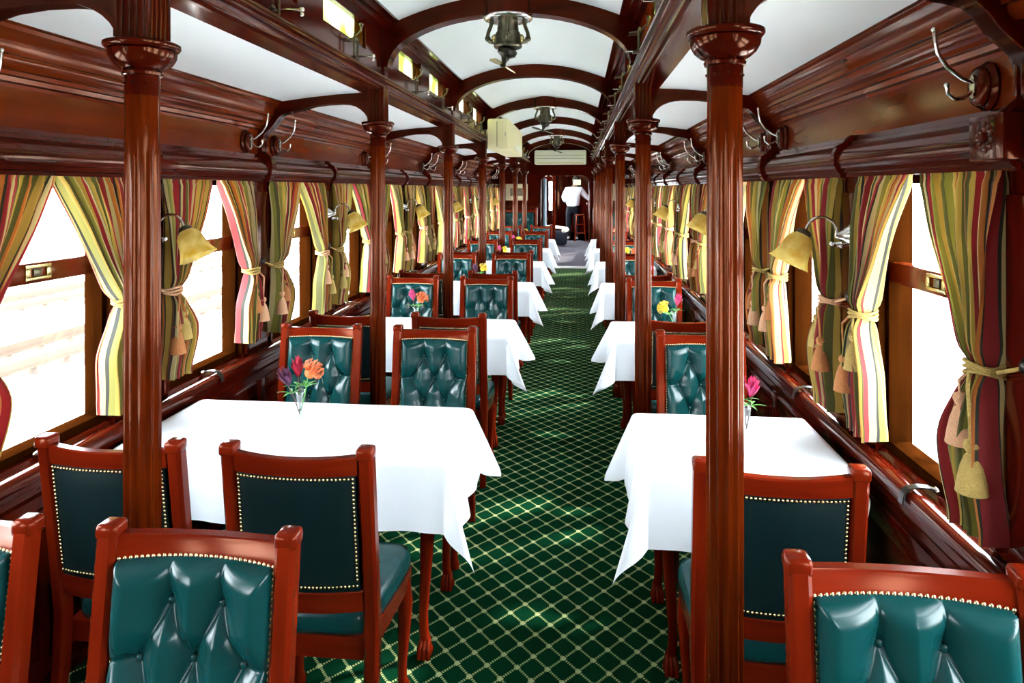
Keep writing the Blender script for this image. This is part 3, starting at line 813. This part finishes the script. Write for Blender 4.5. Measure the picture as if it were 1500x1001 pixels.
# ------------------------------------------------------------------ wall lamps (built for the right wall, mirrored by turning)
def make_lamp():
    root = empty('wall_lamp')                     # local +X points to the wall; origin on the wall at plate centre
    bm = bmesh.new()
    R = Matrix.Rotation(-PI/2, 4, 'Y')
    lathe(bm, [(.038, 0), (.040, .006), (.032, .012), (.027, .022), (.018, .030), (.015, .045), (.010, .055)], 24, R)
    for q in (-1, 1): tube(bm, [(-.02, q*.03, -.03), (-.05, q*.045, -.035), (-.05, q*.02, -.04)], .006, 8); ball(bm, (-.05, q*.048, -.035), .010)
    link('back_plate', bm, 'chrome', root, 60)
    bm = bmesh.new()
    pts = [(-.05, 0, 0)]+[(-.05-.055*(1-math.cos(a)), 0, .01+.058*math.sin(a)) for a in [PI*i/12 for i in range(1, 11)]]
    pts += [(-.165, 0, .012)]
    tube(bm, pts, .0055, 8); link('curved_arm', bm, 'chrome', root, 60)
    sh_m = Matrix.Translation((-.165, 0, .012)) @ Matrix.Rotation(math.radians(207), 4, 'Y') @ Matrix.Scale(1.08, 4)
    bm = bmesh.new(); lathe(bm, [(.010, -.01), (.022, -.004), (.026, .006), (.024, .014)], 20, sh_m); link('shade_holder', bm, 'bronze', root, 60)
    bm = bmesh.new()
    pr = [(.022, .008), (.034, .018), (.044, .034), (.048, .055), (.050, .075), (.056, .095), (.062, .112), (.067, .120)]
    pr2 = [(r-.003, z) for r, z in pr[::-1]]
    lathe(bm, pr+pr2, 48, sh_m, wav=lambda a, i: (.05*math.sin(8*a) if 6 <= i <= 9 else .02*math.sin(8*a) if i > 3 and i < 12 else 0), capends=False)
    link('glass_shade', bm, 'shade', root, 180)
    return root
lamp = make_lamp(); reg(lamp); first = True
for s in (-1, 1):
    for k in range(0, 6):
        o = lamp if first else copy_tree(lamp); first = False
        o.location = (s*(WF-.019), P(k)+1.01, 1.53); o.rotation_euler = (0, 0, 0 if s > 0 else PI)
        tag(o, 'gooseneck wall lamp with amber bell shade beside %s table %s of the aisle' % (ORDP[k], SIDE[s]), 'wall lamp', 'wall lamps on the %s wall' % SIDE[s])
# ------------------------------------------------------------------ coat hooks
def make_hook():
    root = empty('coat_hook')
    bm = bmesh.new()
    R = Matrix.Rotation(-PI/2, 4, 'Y') @ Matrix.Diagonal((1.25, 1, 1, 1))
    lathe(bm, [(.048, 0), (.050, .008), (.046, .014), (.040, .018), (.042, .024), (.038, .032), (.030, .036)], 28, R); link('wooden_boss', bm, 'wood_z', root, 40)
    bm = bmesh.new(); prism(bm, [(.011*math.cos(a), .030*math.sin(a)) for a in [2*PI*i/16 for i in range(16)]], 'X', -.042, -.034)
    for q in (-1, 1): ball(bm, (-.043, 0, q*.018), .0035, 8)
    link('screw_plate', bm, 'chrome', root, 60)
    bm = bmesh.new()
    tube(bm, [(-.04, 0, .010), (-.065, 0, .022), (-.10, 0, .05), (-.122, 0, .085), (-.128, 0, .115), (-.130, 0, .14)], [.006, .006, .0055, .005, .005, .006], 8); ball(bm, (-.130, 0, .144), .008)
    tube(bm, [(-.04, 0, -.012), (-.06, 0, -.026), (-.082, 0, -.030), (-.098, 0, -.016), (-.10, 0, .002)], [.006, .006, .0055, .005, .006], 8); ball(bm, (-.10, 0, .005), .0075)
    link('hook_arms', bm, 'chrome', root, 60)
    return root
hook = make_hook(); reg(hook); first = True
for s in (-1, 1):
    for k in range(0, 7):
        for d in (-1, 1):
            if k == 0 and d < 0: continue
            o = hook if first else copy_tree(hook); first = False
            o.location = (s*(WF-.006), P(k)+d*.175, 1.955); o.rotation_euler = (0, 0, 0 if s > 0 else PI)
            tag(o, 'metal coat hook, %s wall, just %s %s column from camera' % (SIDE[s], 'before' if d < 0 else 'beyond', ORDP[k]), 'coat hook', 'coat hooks on the %s frieze' % SIDE[s])
# ------------------------------------------------------------------ metal brackets on the clerestory ledges
def make_bracket():
    root = empty('ledge_bracket')        # +X to the wall; origin on ledge
    bm = bmesh.new()
    tube(bm, [(0, 0, 0), (0, 0, .115)], .0045, 8); ball(bm, (0, 0, .012), .010); ball(bm, (0, 0, .098), .009); box(bm, -.012, .03, -.012, .012, 0, .008)
    tube(bm, [(0, .05, .0), (0, .05, .10)], .0045, 8); ball(bm, (0, .05, .10), .007)
    link('upright', bm, 'bronze', root, 60)
    bm = bmesh.new(); tube(bm, [(.045, .0, .09), (0, 0, .095), (-.035, -.012, .125), (-.038, -.012, .15)], .0042, 8); ball(bm, (-.038, -.012, .153), .010)
    tube(bm, [(.045, .05, .09), (0, .05, .095), (0, 0, .095)], .0035, 6); link('upper_arm', bm, 'bronze', root, 60)
    bm = bmesh.new(); tube(bm, [(.05, .12, .035), (-.05, .12, .035)], .005, 8); ball(bm, (-.052, .12, .035), .010); ball(bm, (-.052, .12, .018), .008); link('stay_rod', bm, 'chrome', root, 60)
    return root
br = make_bracket(); reg(br); first = True
for s in (-1, 1):
    for k in range(0, 6):
        for q, dy in enumerate((.58, 1.42)):
            o = br if first else copy_tree(br); first = False
            o.location = (s*.645, P(k)+dy, 2.300); o.rotation_euler = (0, 0, 0)
            if s < 0: o.scale = (-1, 1, 1)
            tag(o, 'metal bracket on %s clerestory ledge, %s one beyond %s column from camera' % (SIDE[s], ORDP[q], ORDP[k]), 'bracket', 'metal brackets on the %s clerestory ledge' % SIDE[s])
# ------------------------------------------------------------------ ceiling fans
def fan(k, n, rot):
    root = empty('ceiling_fan', (0, P(k), 2.62))
    bm = bmesh.new(); lathe(bm, [(.125, 0), (.128, .01), (.126, .13)], 32); link('wooden_mount', bm, 'wood_z', root)
    bm = bmesh.new(); lathe(bm, [(.06, -.012), (.10, -.014), (.128, -.008), (.134, 0), (.130, .008)], 36); link('flange', bm, 'chrome', root, 60)
    for i in range(4):
        a = i*PI/2+.08; c, sn = math.cos(a), math.sin(a); bm = bmesh.new()
        tube(bm, [(r*c, r*sn, z) for r, z in ((.088, -.012), (.092, -.04), (.106, -.075), (.110, -.10), (.098, -.122), (.068, -.128))], [.013, .010, .010, .011, .013, .013], 8); ball(bm, (.108*c, .108*sn, -.108), .017); link('support_arm', bm, 'bronze', root, 60)
    bm = bmesh.new(); lathe(bm, [(.05, -.01), (.056, -.02), (.056, -.045), (.058, -.05), (.058, -.072), (.064, -.075), (.070, -.09), (.070, -.135), (.074, -.14), (.078, -.150), (.072, -.158), (.03, -.165)], 32); link('motor_housing', bm, 'bronze', root, 40)
    bm = bmesh.new()
    for i in range(4):
        a = i*PI/2+.08+PI/4*0; ball(bm, (.072*math.cos(a), .072*math.sin(a), -.11), .018, 10, (1, 1, 1.5))
    link('ornament', bm, 'brass', root, 60)
    bm = bmesh.new(); mt = Matrix.Translation((0, 0, -.165)) @ Matrix.Rotation(.3, 4, 'Y')
    lathe(bm, [(.050, .0), (.055, -.008), (.050, -.030), (.025, -.045), (.012, -.075), (.016, -.09), (.016, -.10)], 20, mt); h = link('hub', bm, 'darkmetal', root, 40)
    for i in range(2):
        a = rot+i*PI; bm = bmesh.new(); t = bmesh.new()
        prism(t, [(.012, -.008), (.05, -.022), (.11, -.026), (.13, -.010), (.125, .018), (.06, .022), (.012, .008)], 'Z', -.002, .002)
        merge(bm, t, mt @ Matrix.Translation((0, 0, -.09)) @ Matrix.Rotation(a, 4, 'Z') @ Matrix.Rotation(.35, 4, 'X')); link('blade', bm, 'brass' if n == 0 else 'bronze', h)
    tag(root, 'old metal ceiling fan hanging from the arch, %s from the camera' % ('nearest and largest, first' if n == 0 else ORDP[n]), 'ceiling fan', 'ceiling fans along the aisle')
for n, k in enumerate((1, 3, 5)): fan(k, n, 1.2 if n == 0 else .2)

# ------------------------------------------------------------------ air conditioners
root = empty('air_conditioner', (-.475, 7.25, 2.13), 0, 'cream boxy air conditioner hung high beside the left clerestory ledge', 'air conditioner')
bm = bmesh.new(); box(bm, -.12, .11, 0, 1.75, 0, .33, .02); link('casing', bm, 'cream', root)
bm = bmesh.new()
box(bm, -.02, -.014, -.003, .01, .03, .30); box(bm, .07, .074, -.003, .01, .14, .18)
link('seam', bm, 'dark_seam', root)
bm = bmesh.new(); box(bm, .09, .116, .75, 1.65, .03, .10, .004); link('vent_flap', bm, 'ivory', root)
root = empty('air_conditioner', (-.02, YE-.072, 2.24), 0, 'long ivory wall air conditioner above the far doorway', 'air conditioner')
bm = bmesh.new(); box(bm, -.56, .56, -.20, 0, 0, .31, .03); link('casing', bm, 'ivory', root)
bm = bmesh.new(); box(bm, -.52, .52, -.207, -.19, .20, .206, 0); box(bm, -.52, .52, -.207, -.19, .125, .131, 0); link('seam', bm, 'dark_seam', root)
bm = bmesh.new(); box(bm, -.50, .50, -.205, -.10, .015, .05, .004); link('louvre', bm, 'cream', root)

bm = bmesh.new(); box(bm, -1.52, -.40, YB-.08, YB, -.06, 2.3); box(bm, .40, 1.52, YB-.08, YB, -.06, 2.3); box(bm, -.40, .40, YB-.08, YB, 1.98, 2.3); box(bm, -.76, .76, YB-.08, YB, 2.3, 2.82); struct('wall_light_block', bm, 'wood_z')  # unseen end wall, added to cut the light from behind the camera
bm = bmesh.new(); box(bm, -.40, .40, YB-.06, YB-.02, 0, 1.98, .004); box(bm, -.28, .28, YB-.03, YB-.01, .2, .9, .008); box(bm, -.28, .28, YB-.03, YB-.01, 1.05, 1.8, .008); struct('door_light_block', bm, 'chair')  # unseen door, added to close the light-blocking wall
# ------------------------------------------------------------------ end wall with doorway
DX0, DX1 = -.44, .60
bm = bmesh.new()
def bxw(*a): box(bm, *a)
y0, y1 = YE-.06, YE+.04
box(bm, -1.52, DX0, y0, y1, -.06, 2.3); box(bm, DX1, 1.52, y0, y1, -.06, 2.3)
n = 12; r = .14; arc = [(DX0, 2.3), (DX0, 1.86)]+[(DX0+r-r*math.cos(PI/2*i/n), 1.86+r*math.sin(PI/2*i/n)) for i in range(1, n+1)]+[(DX1-r+r*math.sin(PI/2*i/n), 1.86+r*math.cos(PI/2*i/n)) for i in range(0, n+1)]+[(DX1, 2.3)]
prism(bm, arc, 'Y', y0, y1); box(bm, -.76, .76, y0, y1, 2.3, 2.8)
for x in (DX0-.05, DX1+.01): box(bm, x, x+.04, y0-.03, y0+.01, 0, 1.9, .006)
box(bm, -1.38, DX0-.06, y0-.02, y0+.01, 1.30, 1.36, .005); box(bm, DX1+.06, 1.38, y0-.02, y0+.01, 1.30, 1.36, .005)
struct('wall_back', bm, 'wood_x')
bm = bmesh.new(); box(bm, DX0, DX1, YE-.30, YE+.06, -.02, .012, .003); struct('trim_80', bm, 'threshold')

# pictures on end wall
def picture(x0, x1, z0, z1, label):
    root = empty('framed_picture', ((x0+x1)/2, y0-.001, z0), 0, label, 'picture'); w = (x1-x0)/2; h = z1-z0
    bm = bmesh.new()
    for (a, b, c, d) in ((-w, w, 0, .02), (-w, w, h-.02, h), (-w, -w+.02, .02, h-.02), (w-.02, w, .02, h-.02)): box(bm, a, b, -.025, -.001, c, d)
    link('frame', bm, 'chair', root)
    bm = bmesh.new(); box(bm, -w+.015, w-.015, -.012, -.003, .015, h-.015); link('mount', bm, 'paper', root)
    bm = bmesh.new(); box(bm, -w*.55, w*.55, -.014, -.011, h*.3, h*.72); link('print', bm, 'ink', root)
picture(-1.25, -.72, 1.44, 1.84, 'cream framed print on the end wall left of the doorway')
picture(.76, 1.22, 1.44, 1.84, 'cream framed print on the end wall right of the doorway')

# tufted benches against the end wall
def bench(x0, x1, label):
    root = empty('high_back_bench', ((x0+x1)/2, y0-.03, 0), 0, label, 'bench', 'benches on the end wall'); w = (x1-x0)/2
    bm = bmesh.new(); box(bm, -w, w, -.07, 0, .40, 1.25, .01); box(bm, -w, -w+.05, -.12, 0, .0, 1.30, .012); box(bm, w-.05, w, -.12, 0, 0, 1.30, .012); box(bm, -w+.05, w-.05, -.50, -.05, .10, .40, .01); link('frame', bm, 'chair', root)
    bm = bmesh.new(); W2 = w-.06; nb = 4
    def F(u, v):
        x = -W2+2*W2*u; z = .50+.70*v
        a = math.cos(PI*nb*u*2)*math.cos(PI*5*v)
        e = min(u, 1-u, v, 1-v)
        return (x, -.075-.030*min(1, e/.05)*(1-.8*max(0, a)**3), z)
    surf(bm, F, 60, 40); link('buttoned_back', bm, 'leather', root, 180)
    bm = bmesh.new(); box(bm, -W2, W2, -.52, -.06, .40, .50, .03); link('seat_cushion', bm, 'leather', root, 60)
bench(-1.30, -.52, 'high-backed bench with buttoned green leather left of the far doorway')
bench(.68, 1.34, 'high-backed bench with buttoned green leather right of the far doorway')

# ------------------------------------------------------------------ corridor of the next coach (it stands a little higher)
YA, YZ = YE+.04, 23.0
def fz(y): return .0+.27*min(1, (y-YA)/(19.2-YA)) if y > YA else 0
bm = bmesh.new(); v = [bm.verts.new(p) for p in ((-1.2, YA, 0), (1.2, YA, 0), (1.2, 19.2, .27), (-1.2, 19.2, .27), (1.2, YZ, .27), (-1.2, YZ, .27))]
bm.faces.new(v[:4]); bm.faces.new((v[3], v[2], v[4], v[5])); bmesh.ops.solidify(bm, geom=bm.faces[:], thickness=.05); struct('floor_2', bm, 'grey')
bm = bmesh.new(); box(bm, -1.3, -1.2, YA, 17.2, -.1, 2.6); box(bm, -1.3, -1.2, 17.2, 18.4, -.1, 1.0); box(bm, -1.3, -1.2, 17.2, 18.4, 2.1, 2.6); box(bm, -1.3, -1.2, 18.4, 19.1, -.1, 2.6); box(bm, -1.3, -1.2, 19.1, 20.6, -.1, 1.0); box(bm, -1.3, -1.2, 19.1, 20.6, 2.1, 2.6); box(bm, -1.3, -1.2, 20.6, YZ, -.1, 2.6); struct('wall_left_2', bm, 'wood_z')
bm = bmesh.new(); box(bm, 1.2, 1.3, YA, 16.3, -.1, 2.6); box(bm, 1.2, 1.3, 16.3, 17.6, -.1, .95); box(bm, 1.2, 1.3, 16.3, 17.6, 2.0, 2.6); box(bm, 1.2, 1.3, 17.6, YZ, -.1, 2.6); struct('wall_right_2', bm, 'wood_z')
bm = bmesh.new(); box(bm, -1.3, -.62, YZ, YZ+.1, -.1, 2.6); box(bm, -.42, 1.3, YZ, YZ+.1, -.1, 2.6); box(bm, -.62, -.42, YZ, YZ+.1, -.1, 1.0); box(bm, -.62, -.42, YZ, YZ+.1, 2.0, 2.6)
box(bm, -.55+.2, -.30+.2, YZ-.03, YZ, .3, 2.2, .01); box(bm, .2, .45, YZ-.03, YZ, .3, 2.2, .01); struct('wall_corridor_end', bm, 'wood_z')
bm = bmesh.new(); box(bm, -1.3, 1.3, YA, YZ+.1, 2.6, 2.7); struct('ceiling_2', bm, 'white')
bm = bmesh.new(); box(bm, -.62, -.42, YZ+.03, YZ+.04, 1.0, 2.0); w = struct('window_90', bm, 'glass')
# open door leaf, folded back on the left
root = empty('door_1', (DX0+.03, YA+.01, 0)); root['kind'] = 'structure'
bm = bmesh.new(); box(bm, 0, .045, .0, .75, .03, 1.95, .004); link('door_leaf', bm, 'blue', root)
bm = bmesh.new(); box(bm, .045, .06, .60, .72, .95, 1.05, .003); link('door_handle', bm, 'brass', root)
bm = bmesh.new(); box(bm, -.28, -.20, 16.9, 17.0, .12, 2.6, .008); box(bm, .62, .70, 16.9, 17.0, .12, 2.6, .008); box(bm, -.20, .62, 16.9, 17.0, 2.25, 2.6, 0); box(bm, -1.2, -.28, 16.9, 17.0, 1.9, 2.6, 0); struct('trim_81', bm, 'chair')

# bar counter at the right where the person works
root = empty('bar_counter', (.95, 19.0, .26), 0, 'dark wooden bar counter at the right beyond the doorway', 'counter')
bm = bmesh.new(); box(bm, -.30, .24, -.6, 2.0, 0, 1.02, .01); link('body', bm, 'wood_z', root)
bm = bmesh.new(); box(bm, -.36, .24, -.65, 2.0, 1.02, 1.07, .012); link('counter_top', bm, 'chair', root)
root = empty('bar_stool', (.42, 19.1, .268), 0, 'light wooden bar stool beside the person in the white shirt', 'stool')
bm = bmesh.new(); lathe(bm, [(.13, .70), (.15, .71), (.15, .735), (.13, .745)], 20); link('seat', bm, 'chair', root)
for sx in (-1, 1):
    for sy in (-1, 1):
        bm = bmesh.new(); tube(bm, [(sx*.15, sy*.15, 0), (sx*.10, sy*.10, .71)], .018, 8); link('leg', bm, 'chair', root)
bm = bmesh.new()
for z in (.22, .46):
    q = .15-.05*z/.71
    for a, b in (((-q, -q), (q, -q)), ((q, -q), (q, q)), ((q, q), (-q, q)), ((-q, q), (-q, -q))): tube(bm, [(*a, z), (*b, z)], .012, 6)
link('rungs', bm, 'chair', root)
# round tub chair
root = empty('tub_chair', (-.22, 18.2, .235), 0, 'low round dark armchair with pale rim by the person beyond the doorway', 'armchair')
bm = bmesh.new(); lathe(bm, [(.24, 0), (.28, .03), (.30, .30), (.24, .36), (.05, .37)], 28); link('seat', bm, 'trousers', root, 60)
bm = bmesh.new(); tube(bm, [(.30*math.cos(a), .30*math.sin(a), .40+.06*math.sin(a/2)) for a in [-.3*PI+1.6*PI*i/24 for i in range(25)]], .045, 10); link('rim', bm, 'cream_pad', root, 180)

# ------------------------------------------------------------------ the person (skin modifier figure, seen from behind)
def skin(name, chain, edges, radii, mat, parent, sub=2):
    me = bpy.data.meshes.new(name); me.from_pydata(chain, edges, []); me.update()
    o = bpy.data.objects.new(name, me); COL.objects.link(o); o.parent = parent; me.materials.append(M[mat])
    md = o.modifiers.new('skin', 'SKIN'); md.use_smooth_shade = True
    for i, r_ in enumerate(radii):
        sv = me.skin_vertices[0].data[i]; sv.radius = r_ if isinstance(r_, tuple) else (r_, r_); sv.use_root = (i == 0)
    s_ = o.modifiers.new('sub', 'SUBSURF'); s_.levels = s_.render_levels = sub
    return o
person = empty('person', (.21, 19.55, .27), 0, 'person in white shirt and black trousers standing with back to the camera beyond the doorway', 'person')
V = [(0, 0, .95), (0, 0, 1.10), (.01, .01, 1.28), (.03, .04, 1.42), (.05, .06, 1.50), (.06, .08, 1.56), (.07, .11, 1.62), (.07, .12, 1.70),          # pelvis..head
     (-.10, 0, .90), (-.12, .01, .50), (-.12, -.01, .10), (-.12, .10, .04),                                                                          # left leg
     (.10, 0, .90), (.11, .02, .50), (.12, -.01, .10), (.12, .10, .04),                                                                           # right leg
     (-.16, .03, 1.42), (-.25, .02, 1.20), (-.20, .22, 1.08), (-.17, .28, 1.06),                                                                     # left arm
     (.22, .05, 1.42), (.34, .12, 1.25), (.50, .28, 1.14), (.56, .32, 1.12)]
E = [(0, 1), (1, 2), (2, 3), (3, 4), (4, 5), (5, 6), (6, 7), (0, 8), (8, 9), (9, 10), (10, 11), (0, 12), (12, 13), (13, 14), (14, 15), (3, 16), (16, 17), (17, 18), (18, 19), (3, 20), (20, 21), (21, 22), (22, 23)]
Rr = [(.09, .08), (.12, .09), (.16, .11), (.16, .10), .06, .055, .085, .08, 0.06, .05, .042, .03, .06, .05, .042, .03, .07, .05, .038, .03, .07, .05, .038, .03]
skin('body', V, E, Rr, 'skin', person)
vs_ = [(0, 0, .90), (0, 0, 1.06), (.01, .01, 1.26), (.03, .04, 1.42), (.05, .06, 1.48), (-.16, .03, 1.42), (-.26, .02, 1.20), (-.21, .20, 1.09), (.22, .05, 1.42), (.35, .12, 1.25), (.48, .26, 1.15)]
skin('shirt', vs_, [(0, 1), (1, 2), (2, 3), (3, 4), (3, 5), (5, 6), (6, 7), (3, 8), (8, 9), (9, 10)], [(.185, .145), (.205, .15), (.22, .15), (.20, .13), .07, .10, .080, .06, .10, .080, .06], 'shirt', person)
vs_ = [(0, 0, 1.04), (0, 0, .92), (-.10, 0, .80), (-.12, .01, .50), (-.12, -.01, .09), (.10, 0, .85), (.11, .02, .50), (.12, -.01, .09)]
skin('trousers', vs_, [(0, 1), (1, 2), (2, 3), (3, 4), (1, 5), (5, 6), (6, 7)], [(.165, .12), (.185, .14), .115, .088, .075, .115, .088, .075], 'trousers', person)
bm = bmesh.new(); ball(bm, (.07, .105, 1.70), .098, 16, (.9, 1.05, 1.1)); link('hair', bm, 'hair', person, 180)
for sx in (-1, 1):
    bm = bmesh.new(); ball(bm, (sx*.12, .05, .045), .05, 12, (.9, 2.4, .85)); link('shoe', bm, 'shoe', person, 180)
for sx, hx, hy, hz in ((-1, -.165, .30, 1.055), (1, .58, .34, 1.11)):
    bm = bmesh.new(); ball(bm, (hx, hy+.02, hz), .04, 10, (.8, 1.1, .45))
    for i in range(4): tube(bm, [(hx-.024+.016*i, hy+.05, hz), (hx-.026+.017*i, hy+.085, hz-.005), (hx-.026+.017*i, hy+.105, hz-.02)], [.009, .008, .007], 6)
    tube(bm, [(hx-sx*.03, hy+.01, hz), (hx-sx*.055, hy+.04, hz-.005), (hx-sx*.055, hy+.06, hz-.012)], [.010, .009, .008], 6); link('hand', bm, 'skin', person, 180)
# small cream notice above the person's head
root = empty('notice_sheet', (.33, 18.6, 1.965), 0, 'small cream sheet hanging above the head of the person', 'notice')
bm = bmesh.new(); box(bm, -.10, .10, -.004, .004, -.14, .0, .001); link('sheet', bm, 'paper', root)
bm = bmesh.new(); tube(bm, [(-.08, 0, 0), (-.08, 0, .645)], .003, 6); tube(bm, [(.08, 0, 0), (.08, 0, .645)], .003, 6); link('cord', bm, 'darkmetal', root)

# ------------------------------------------------------------------ window pull straps on the sills
bm = None; first = True
def make_strap():
    root = empty('sash_pull')
    bm = bmesh.new(); 
    pts = [(.05, 0, .012), (.03, 0, .020), (0, 0, .022), (-.03, 0, .016), (-.045, 0, -.004), (-.05, 0, -.03)]
    sec = [(-2.2, -.35), (2.2, -.35), (2.2, .35), (-2.2, .35)]
    tube(bm, pts, .006, sect=sec, up=(0, 1, 0)); link('leather_strap', bm, 'darkmetal', root, 60)
    bm = bmesh.new(); ball(bm, (.05, 0, .012), .012, 10, (1, 1.6, .8)); link('stud', bm, 'chrome', root, 60)
    return root
sp_ = make_strap(); reg(sp_)
for s in (-1, 1):
    for j, c in enumerate(VW[:6]):
        o = sp_ if first else copy_tree(sp_); first = False
        o.location = (s*1.372, c-.02, .806); o.rotation_euler = (0, 0, 0 if s > 0 else PI)
        tag(o, 'small dark sash pull on %s sill under the %s window from camera' % (SIDE[s], ORDP[j]), 'sash pull', 'sash pulls on the %s sill' % SIDE[s])

# ------------------------------------------------------------------ outside: ballast, tracks
bm = bmesh.new(); box(bm, -120, 120, -60, 160, -1.35, -1.25); o = struct('ground', bm, 'ballast')
for i, xc in enumerate((-8.8, -13.3)):
    root = empty('railway_track', (xc, 20, -1.25), 0, 'railway track seen through the left windows, %s the train' % ('nearer to' if i == 0 else 'farther from'), 'railway track', 'railway tracks outside')
    for sx in (-1, 1):
        bm = bmesh.new(); box(bm, sx*.53-.035, sx*.53+.035, -35, 45, .16, .30); box(bm, sx*.53-.07, sx*.53+.07, -35, 45, .13, .16); link('rail', bm, 'rail', root)
    bm = bmesh.new()
    for q in range(-50, 64): box(bm, -1.0, 1.0, q*.7-.12, q*.7+.12, 0, .13)
    link('sleepers', bm, 'sleeper', root)['kind'] = 'stuff'
